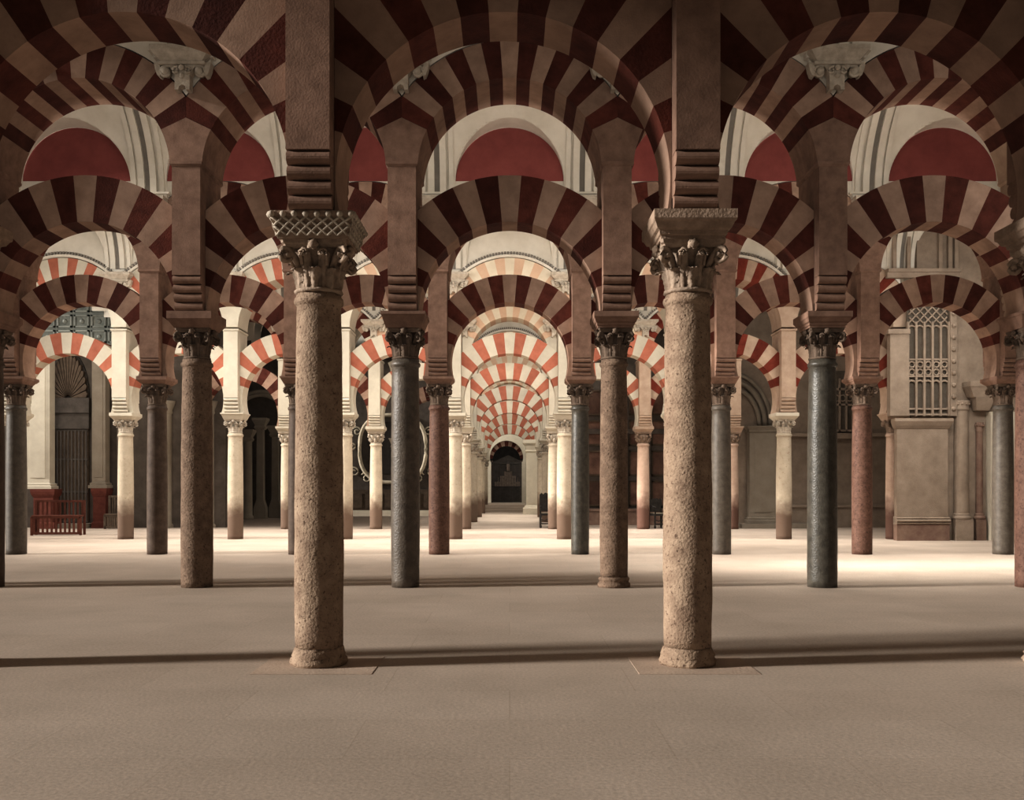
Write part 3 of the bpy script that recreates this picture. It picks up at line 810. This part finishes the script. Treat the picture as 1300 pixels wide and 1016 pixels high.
def bench(lab, x, y, L, rz=0, h=1.1, seat=.58, mat='redwood'):
    t = thing('bench', lab, 'bench', (x,y,0), None, rz)
    m = MB(); m.box(-L/2,L/2,-.26,.24,seat,seat+.05); part(m,'seat',mat,t)
    m = MB(); m.box(-L/2,L/2,.19,.24,h-.07,h); part(m,'top_rail',mat,t)
    n = max(7,int(L/.13))
    for i in range(n):
        xx = -L/2+L*(i+.5)/n
        m = MB(); m.box(xx-.025,xx+.025,.2,.23,seat+.05,h-.07); part(m,'back_slat',mat,t)
        m = MB(); m.box(xx-.03,xx+.03,-.24,-.21,.10,seat-.04); part(m,'front_slat',mat,t)
    m = MB(); m.box(-L/2,L/2,-.25,-.2,.03,.1); m.box(-L/2,L/2,-.25,-.2,seat-.05,seat); part(m,'front_rail',mat,t)
    for sx in (-1,1):
        for sy in (-.22,.215):
            m = MB(); m.box(sx*L/2-.035,sx*L/2+.035,sy-.03,sy+.03,0,seat if sy < 0 else h); part(m,'leg',mat,t)
    return t
p = FPX/31.
bench('red-brown slatted wooden bench in front of the cream pilaster by the great door', XL(63,p), 31.6, 1.45, rad(8))
bench('dark slatted bench against the wall right of the great door', XL(143,FPX/36), 36.2, .55, 0, 1.2, .5, 'wood')
bench('black bench in the shadowed passage behind the cream columns', XL(283,FPX/44), 44.5, .9, 0, 1.5, .7, 'iron')
# columns in the dim passage
for i,(px,y,h_) in enumerate(((314,46.5,3.6),(331,47.5,4.2),(350,48.5,3.9))):
    p = FPX/y
    t = thing('engaged_column', ['dim grey slender column in the dark passage, beside the fourth-row cream column','pale slender pier with a curved foot in the dark passage','dim slender pier at the inner end of the dark passage'][i], 'column', (XL(px,p),y,0))
    if i == 0:
        m = MB(); m.lathe([(.3,0),(.3,.12),(.24,.2),(.22,h_)],18); part(m,'shaft','greywall',t)
    else:
        m = MB(); m.loft([(0,.28,.25),(.5,.28,.25),(.9,.16,.2),(h_,.14,.2)]); part(m,'shaft','greywall',t)
    m = MB(); m.loft([(h_,.2,.2),(h_+.1,.26,.26),(h_+.2,.22,.22),(h_+.45,.34,.34),(h_+.55,.34,.34)]); part(m,'capital','greywall',t)
t = thing('arch', 'grey moulded arch over the dim passage behind the cream columns', 'arch', (XL(331,FPX/48),48.2,0))
m = MB()
for q,dy in ((1.15,0),(1.3,.06)):
    pts = [(q,-.25+dy,0)]+[(q*cos(PI*k/24),-.25+dy,4.75+q*sin(PI*k/24)) for k in range(25)]+[(-q,-.25+dy,0)]; m.tube(pts,.1,8)
part(m,'archivolt','greywall',t)

# ------------------------------------------------------------------ carved altarpieces behind the columns
y = 52.2; p = FPX/y
t = thing('altarpiece', 'dark carved altarpiece with a large pale scrolled oval frame', 'altarpiece', (XL(499,p),y,0))
hw_ = (XL(549,p)-XL(428,p))/2*1.02
m = MB(); m.box(-hw_,hw_,-.25,.05,0,.18); m.box(-hw_,hw_,-.15,.05,.18,.28); part(m,'plinth','cream',t,'pale plinth')
m = MB(); m.box(-hw_,hw_,-.1,.05,.28,ZL(622,p))
for i in range(5): xx = -hw_+2*hw_*i/5; m.box(xx+.08,xx+2*hw_/5-.08,-.13,-.1,.4,ZL(624,p)-.1)
part(m,'dado','wood',t)
m = MB(); m.box(-hw_,hw_,-.06,.05,ZL(622,p),6.2); part(m,'panel','altdark',t)
zc2 = ZL(570,p); pts = []
for k in range(49):
    a = 2*PI*k/48; cx2 = 1.72*abs(cos(a))**.7*(1 if cos(a) >= 0 else -1); sz2 = 1.75*abs(sin(a))**.8*(1 if sin(a) >= 0 else -1)
    pts.append((cx2,-.14,zc2+sz2))
m = MB(); m.tube(pts,.10,8); part(m,'oval_frame','gilt',t)
m = MB()
for sx in (-1,1):
    for cx2,cz2,rr in ((1.35,-1.5,.3),(2.0,-1.2,.26),(1.85,.9,.24),(1.05,-1.75,.22),(2.1,.1,.2)):
        q = []
        for k in range(20):
            tt = k/19; a = .5+tt*PI*2.7; q.append((sx*(cx2+rr*(1-.75*tt)*cos(a)),-.14,zc2+cz2+rr*(1-.75*tt)*sin(a)))
        m.tube(q,.045,6)
part(m,'scrolls','gilt',t)
m = MB(); m.box(-1.2,1.2,-.1,-.06,zc2-1.3,zc2+1.4); part(m,'painting','dark',t)
y = 39.9; p = FPX/y
t = thing('altarpiece', 'dark reddish altarpiece of framed paintings behind the second-row brown column', 'altarpiece', (XL(795,p),y,0))
hw_ = (XL(852,p)-XL(738,p))/2
m = MB(); m.box(-hw_,hw_,-.3,.05,0,.55); m.box(-hw_,hw_,-.35,.05,.55,.65); part(m,'plinth','redstain',t)
m = MB(); m.box(-hw_,hw_,-.05,.05,.65,6.4); part(m,'panel','altdark',t)
for i in range(4):
    for j in range(4):
        cx2, cz2 = -hw_+2*hw_*(i+.5)/4, 1.25+1.2*j; hx2, hz2 = hw_/4*.78, .5
        m = MB(); m.box(cx2-hx2,cx2+hx2,-.07,-.05,cz2-hz2,cz2+hz2); f = part(m,'painting','paint',t)
        m = MB()
        for a_,b_,c_,d_ in ((-hx2,hx2,-hz2,-hz2+.06),(-hx2,hx2,hz2-.06,hz2),(-hx2,-hx2+.06,-hz2,hz2),(hx2-.06,hx2,-hz2,hz2)): m.box(cx2+a_,cx2+b_,-.12,-.07,cz2+c_,cz2+d_)
        part(m,'frame','wood',f)
for i in range(5):
    xx = -hw_+2*hw_*i/4; m = MB(); m.lathe([(.1,.65),(.08,.75),(.07,3.4),(.11,3.5),(.11,3.6)],12,xx,-.16); part(m,'colonnette','gilt' if i in (0,4) else 'altdark',t)
m = MB(); m.box(-hw_,hw_,-.22,.05,3.6,3.8); part(m,'cornice','altdark',t)

# ------------------------------------------------------------------ chairs
def armchair(lab, x, y, rz, mat='iron', h=1.25):
    t = thing('armchair', lab, 'chair', (x,y,0), None, rz)
    m = MB(); m.box(-.27,.27,-.26,.26,.46,.54); part(m,'seat',mat,t)
    m = MB(); m.box(-.25,.25,.2,.26,.6,h-.12)
    m.prism([(-.27,h-.14),(-.27,h-.02),(-.2,h+.04),(-.14,h-.02),(-.07,h+.05),(0,h+.02),(.07,h+.05),(.14,h-.02),(.2,h+.04),(.27,h-.02),(.27,h-.14)][::-1],.2,.26); part(m,'backrest',mat,t)
    for sx in (-.25,.25):
        m = MB(); m.tube([(sx,-.28,.76),(sx,0,.80),(sx,.22,.78)],.035,7); m.tube([(sx,-.25,.54),(sx,-.25,.76)],.025,7); part(m,'armrest',mat,t)
        for sy in (-.23,.23):
            m = MB(); m.lathe([(.035,0),(.045,.06),(.025,.12),(.04,.24),(.028,.34),(.04,.46)] if sy < 0 else [(.035,0),(.035,.46)],8,sx,sy); part(m,'leg',mat,t)
        m = MB(); m.tube([(sx,.23,.54),(sx,.24,h-.02)],.03,7); part(m,'back_post',mat,t)
    m = MB(); m.tube([(-.25,-.23,.16),(.25,-.23,.16)],.025,6); m.tube([(-.25,-.23,.32),(-.1,-.23,.26),(0,-.23,.33),(.1,-.23,.26),(.25,-.23,.32)],.02,6); part(m,'stretcher',mat,t)
    m = MB(); m.box(-.22,.22,-.24,.2,.541,.56); part(m,'cushion','gilt',t,'pale seat cushion')
armchair('black carved armchair beside the fifth-row column right of the central aisle', XL(695,FPX/37), 37.2, 0)
t = thing('post', 'slim dark wooden post standing behind the black carved armchair', 'post', (XL(701,FPX/37.8),37.9,0))
m = MB(); m.lathe([(.15,0),(.15,.05),(.05,.1),(.045,1.0),(.07,1.05),(.05,1.1),(.08,1.65),(.09,1.75)],12); part(m,'shaft','iron',t)
armchair('black chair with a pale seat beside the fifth-row column before the painted altarpiece', XL(836,FPX/36.6), 36.7, rad(20), 'iron', 1.05)

# ------------------------------------------------------------------ right side: tracery window wall and chapel wall
y0 = 28.35; p = FPX/y0
X1, X2 = XL(1141,p), XL(1300,p)+1.6
m = MB(); m.box(11.60,18,y0+.255,y0+.75,0,10.6); struct(m, 'wall_window', 'brnwall')
t = thing('wall_panel', 'large plain buff stone panel with moulded foot below the tracery window', 'panel', (XL(1172,p),y0+.25,0))
hx = (XL(1206,p)-XL(1141,p))/2
m = MB(); m.box(-hx,hx,-.2,-.003,.52,ZL(544,p)); part(m,'slab','brnwall',t)
m = MB(); m.box(-hx-.02,hx+.02,-.26,0,0,.46); part(m,'base','redstain',t,'red stained foot')
m = MB()
for k,(z_,q) in enumerate(((.46,.05),(.53,.065),(.60,.04))): m.prismx([(-.2-q*2*cos(a),z_+.035+q*.7*sin(a)) for a in [(-PI/2+PI*i/8) for i in range(9)]]+[(0,z_+.08),(0,z_-.01)],-hx-.03,hx+.03)
part(m,'torus_moulding','brnwall',t)
m = MB(); z_ = ZL(544,p)
[m.add([(-a,-d0,za),(a,-d0,za),(a,0,za),(-a,0,za),(-b_,-d1,zb_),(b_,-d1,zb_),(b_,0,zb_),(-b_,0,zb_)],[(3,2,1,0),(4,5,6,7),(0,1,5,4),(1,2,6,5),(2,3,7,6),(3,0,4,7)]) for (za,a,d0),(zb_,b_,d1) in (((z_,hx+.02,.22),(z_+.06,hx+.06,.27)),((z_+.06,hx+.06,.25),(z_+.2,hx+.10,.34)),((z_+.2,hx+.10,.34),(z_+.28,hx+.10,.34)))]; part(m,'cornice','brnwall',t)
# window
w1 = bpy.data.objects.new('window_1', None); COL.objects.link(w1); w1.location = (XL(1181,p),y0+.2,0); w1['kind'] = 'structure'
hx = (XL(1207,p)-XL(1155,p))/2; zb, zt = ZL(528,p), ZL(392,p)
m = MB(); m.box(-hx,hx,0,.04,zb,zt+.1); part(m,'pane','pane',w1)
m = MB(); n = 5
for i in range(n+1): xx = -hx+2*hx*i/n; m.box(xx-.03,xx+.03,-.1,0,zb,zt-.35)
part(m,'mullion','brnwall',w1)
zr = ZL(473,p)
m = MB()
for i in range(n):
    xx = -hx+2*hx*(i+.5)/n; q = hx/n
    for zz in (zr+.02, zr+.24): m.tube([(xx+q*.72*cos(2*PI*k/14),-.05,zz+.0+q*.72*sin(2*PI*k/14)) for k in range(15)],.03,6)
    for zz in (ZL(418,p), ZL(488,p)): m.tube([(xx+q*cos(PI*k/10),-.05,zz+q*sin(PI*k/10)) for k in range(11)],.03,6)
for zz in (zb+.02, zr-.12, zr+.36, zb+.18): m.box(-hx,hx,-.08,0,zz,zz+.05)
z5 = ZL(416,p)
for i in range(-2,n+3):
    for dg in (1,-1):
        a0,b0 = -hx+2*hx*i/n, -hx+2*hx*(i+dg*2.2)/n
        pts = []
        for s_ in range(9):
            xx = a0+(b0-a0)*s_/8
            if -hx <= xx <= hx: pts.append((xx,-.05,z5+.12+(zt-z5)*s_/8))
        if len(pts) > 1: m.tube(pts,.025,5)
part(m,'tracery','brnwall',w1)
m = MB(); m.box(hx+.02,hx+.2,-.14,.05,zb,zt+.2)
for i in range(9): zz = zb+.1+(zt-zb)*i/9; m.ball((hx+.11,-.15,zz+.1),.07,n=8)
m.box(-hx-.55,-hx-.02,-.2,.05,zb-.0,ZL(424,p)); m.box(-hx-.62,-hx-.0,-.24,.05,ZL(424,p),ZL(418,p))
part(m,'window_frame','brnwall',w1)
m = MB(); m.box(-hx-.6,hx+.3,-.12,.04,ZL(345,p)-.15,ZL(345,p)); m.box(-hx-.6,hx+.3,-.2,.04,ZL(345,p),ZL(345,p)+.1); part(m,'cornice','brnwall',w1)
m = MB()
for i,dx in enumerate((-.95,-.55,.35,.62,.8)): m.box(dx-.05,dx+.05,-.08,.04,ZL(343,p),9.5)
part(m,'upper_ribs','brnwall',w1)
# engaged columns beside the window
def eng(lab, px0, px1, ptop, y, mat, z0=.0, capm=None, based=True):
    p = FPX/y; x0,x1 = XL(px0,p),XL(px1,p); r_ = (x1-x0)/2; zt = ZL(ptop,p)
    t = thing('engaged_column', lab, 'column', ((x0+x1)/2,y-.03,0))
    H = dict(a0=PI, a1=2*PI)
    m = MB(); m.lathe([(r_,.75),(r_*.98,1.6),(r_*.94,zt)],20,**H); part(m,'shaft',mat,t)
    m = MB(); m.box(-r_-.04,r_+.04,-r_-.04,0,0,.6); m.lathe([(r_+.05,.6),(r_+.08,.64),(r_+.05,.69),(r_+.02,.71),(r_+.04,.74),(r_,.77)],20,**H); part(m,'base',mat,t)
    m = MB(); m.lathe([(r_*.95,zt),(r_*1.1,zt+.03),(r_*1.1,zt+.06),(r_,zt+.08),(r_*1.15,zt+.24),(r_*1.18,zt+.28),(0,zt+.28)],20,**H)
    for k in range(6): a=PI+PI*(k+.5)/6; m.ball((r_*1.05*cos(a),r_*1.05*sin(a),zt+.19),.045,n=6)
    part(m,'capital',capm or mat,t)
eng('buff half column on a moulded foot beside the tracery window',1210,1228.5,522,y0+.25,'brnwall')
eng('red-stained half column under the projecting corbel, next to the tracery window',1238,1247,549,y0+.25,'redstain')
t = thing('corbel', 'broad moulded corbel block on the red-stained half column by the tracery window', 'corbel', (XL(1247.5,p),y0+.25,ZL(521,p)))
def half_loft(L):
    m = MB()
    for (za,ha,da),(zb_,hb_,db) in zip(L[:-1],L[1:]):
        m.add([(-ha,-da,za),(ha,-da,za),(ha,0,za),(-ha,0,za),(-hb_,-db,zb_),(hb_,-db,zb_),(hb_,0,zb_),(-hb_,0,zb_)],[(3,2,1,0),(4,5,6,7),(0,1,5,4),(1,2,6,5),(2,3,7,6),(3,0,4,7)])
    return m
part(half_loft([(0,.18,.28),(.1,.21,.33),(.14,.22,.35),(.3,.26,.42),(.36,.28,.44)]),'lower_block','brnwall',t)
part(half_loft([(.36,.33,.43),(.6,.44,.5),(.66,.47,.53),(.8,.47,.53)]),'upper_block','brnwall',t)
t = thing('pilaster', 'bright pale pilaster strip at the edge of the tracery window wall', 'pilaster', (XL(1264.5,p),y0+.05,0))
m = MB(); m.box(-.17,.6,-.1,.2,.1,ZL(523,p)); part(m,'shaft','cream',t)
m = MB(); m.box(-.18,.62,-.14,.2,0,.1); part(m,'base','cream',t)

# chapel wall at the right back: great pilaster, moulded arch, small tracery window, low step
p = FPX/37.3
t = pil('large panelled stone pilaster under a moulded arch, behind the fourth-row rosy column', 951, 984, 541, 664.2, 37.15, 'greywall')
t = thing('arch', 'grey moulded stone arch springing from the large panelled pilaster', 'arch', (XL(926,p),37.45,0))
zs_ = ZL(540,p); m = MB()
for q,dy,rr in ((1.15,0,.09),(1.36,.03,.10),(1.58,.06,.08)): m.tube([(q*cos(PI*k/24),dy,zs_+q*1.25*sin(PI*k/24)) for k in range(25)],rr,8)
part(m,'archivolt','greywall',t)
w2 = bpy.data.objects.new('window_2', None); COL.objects.link(w2); w2.location = (XL(1068,p),37.53,0); w2['kind'] = 'structure'
m = MB(); m.box(-.75,.75,0,.06,ZL(548,p),ZL(470,p)); part(m,'pane','pane',w2)
m = MB()
for i in range(7): xx=-.75+1.5*i/6; m.box(xx-.035,xx+.035,-.08,0,ZL(548,p),ZL(480,p))
for zz in (ZL(548,p),ZL(515,p),ZL(495,p)): m.box(-.75,.75,-.08,0,zz,zz+.08)
for i in range(6):
    xx=-.75+1.5*(i+.5)/6; m.tube([(xx+.12*cos(2*PI*k/12),-.04,ZL(505,p)+.12*sin(2*PI*k/12)) for k in range(13)],.03,6)
part(m,'tracery','brnwall',w2)
m = MB(); m.box(-1.0,1.0,-.2,.05,ZL(557,p),ZL(550,p)); part(m,'sill','brnwall',w2)
m = MB(); m.box(10.4,18,37.35,37.59,0,.75); m.box(10.4,18,37.28,37.59,.75,.85); struct(m, 'baseboard_chapel', 'brnwall')
m = MB(); m.box(8.45,11.2,36.45,37.27,0,.17); struct(m, 'floor_ledge', 'greywall')
m = MB(); m.box(10.4,18,37.4,37.59,ZL(550,p)-.12,ZL(550,p)); struct(m, 'trim_chapel', 'brnwall')

# ------------------------------------------------------------------ camera
cam = bpy.data.cameras.new('camera'); co = bpy.data.objects.new('camera', cam); COL.objects.link(co)
co.location = (0,0,EYE); co.rotation_euler = (PI/2,0,0)
cam.sensor_width = 36; cam.lens = FPX/1300*36; cam.shift_x = 3/1300; cam.shift_y = 109/1300; cam.clip_end = 300
scn.camera = co

# ------------------------------------------------------------------ light
def area(name, loc, target, sx, sy, power, col=(1,.90,.76), spread=PI):
    l = bpy.data.lights.new(name,'AREA'); l.shape='RECTANGLE'; l.size=sx; l.size_y=sy; l.energy=power; l.color=col; l.spread=spread
    o = bpy.data.objects.new(name,l); COL.objects.link(o); o.location=loc
    o.rotation_euler = (Vector(target)-Vector(loc)).to_track_quat('-Z','Y').to_euler()
    return o
sl = bpy.data.lights.new('sun','SUN'); sl.energy = 4.9; sl.angle = rad(6); sl.color = (1,.965,.91)
so = bpy.data.objects.new('sun', sl); COL.objects.link(so); so.location = (-20,-5,15)
so.rotation_euler = Vector((cos(rad(9)),sin(rad(9)),-math.tan(rad(17)))).to_track_quat('-Z','Y').to_euler()
LC = (1,.97,.91)
area('fill_third', (8.5,18.9,7.6), (8.5,19.0,0), 10,3.0, 270, LC, rad(60))  # added lamp brightening the right floor; a skylight is only assumed
area('fill_fourth_floor', (0,26,7.4), (0,26.1,0), 26,4.5, 560, LC, rad(100))  # added only to brighten the floor before the fourth row
area('fill_fifth_floor', (0,32.7,7.4), (0,32.8,0), 22,4.5, 480, LC, rad(100))  # unseen lamp put in to lift the floor before the fifth row
area('fill_far_floor', (0,48,7.2), (0,48.1,0), 3.2,14, 260, LC, rad(75))  # extra downward lamp, added to brighten the far aisle floor
area('fill_vault', (0,16.3,6.2), (0,22,9.2), 20,.8, 220, LC)  # hidden behind the second-row wall, added to brighten the vault beyond
area('fill_fourth', (-5,24.4,7.2), (-5,29.5,2.5), 20,1.5, 540, LC)  # added lamp for the fourth-row faces, hidden by the third-row wall
area('fill_fifth', (0,31,7.2), (0,36,2.5), 18,1.5, 330, LC)  # same kind of unseen added lamp for the fifth-row faces
area('fill_sixth', (0,37.8,7.2), (0,43,2.2), 3.4,1.5, 127, LC)  # added fill on the sixth-row faces, no roof opening above it
area('fill_seventh', (0,44.8,7.2), (0,50,2.0), 3.4,1.5, 127, LC)  # added fill on the seventh-row faces, under an unbroken vault
area('fill_eighth', (0,51.6,7.2), (0,57,2.0), 3.4,1.5, 112, LC)  # added fill on the eighth-row faces, not a roof light
area('fill_ninth', (0,58.4,7.2), (0,63.5,2.0), 3.4,1.5, 112, LC)  # added fill on the ninth-row faces, vault above is closed
area('fill_near_vault', (0,9.4,6.0), (0,14.5,8.6), 16,.8, 85, LC)  # put in to lift the second-row corbels and the near vault
area('fill_right_pier', (11.5,10.5,6.2), (8.6,15.2,6.0), 2,2, 30, LC, rad(60))  # small added lamp that lightens the outer right pier
area('fill_window_wall', (11.5,23.9,6.6), (12.3,28.6,2.6), 5,1.2, 190, LC)  # added to brighten the tracery window wall, no visible source
area('fill_door_wall', (-16.2,31.2,6.8), (-16.2,37.2,2.2), 5,1.2, 190, LC)  # added to brighten the wall and pilaster by the great door
area('fill_chapel', (XEND,73.2,5.5), (XEND,76.6,1.8), 2,.8, 45, LC)  # area light put in so the altar shows, not a chapel fitting
area('fill_end', (0,65.2,6.8), (0,70.4,2.0), 3.4,1.5, 130, LC)  # unseen lamp added to light the end wall

w = bpy.data.worlds.new('world'); scn.world = w; w.use_nodes = True
w.node_tree.nodes['Background'].inputs[0].default_value = (1,.95,.90,1); w.node_tree.nodes['Background'].inputs[1].default_value = .05
scn.view_settings.view_transform = 'Standard'; scn.view_settings.look = 'None'; scn.view_settings.exposure = .40; scn.view_settings.gamma = .80
scn.cycles.max_bounces = 8; scn.cycles.diffuse_bounces = 3
scn.cycles.use_denoising = True
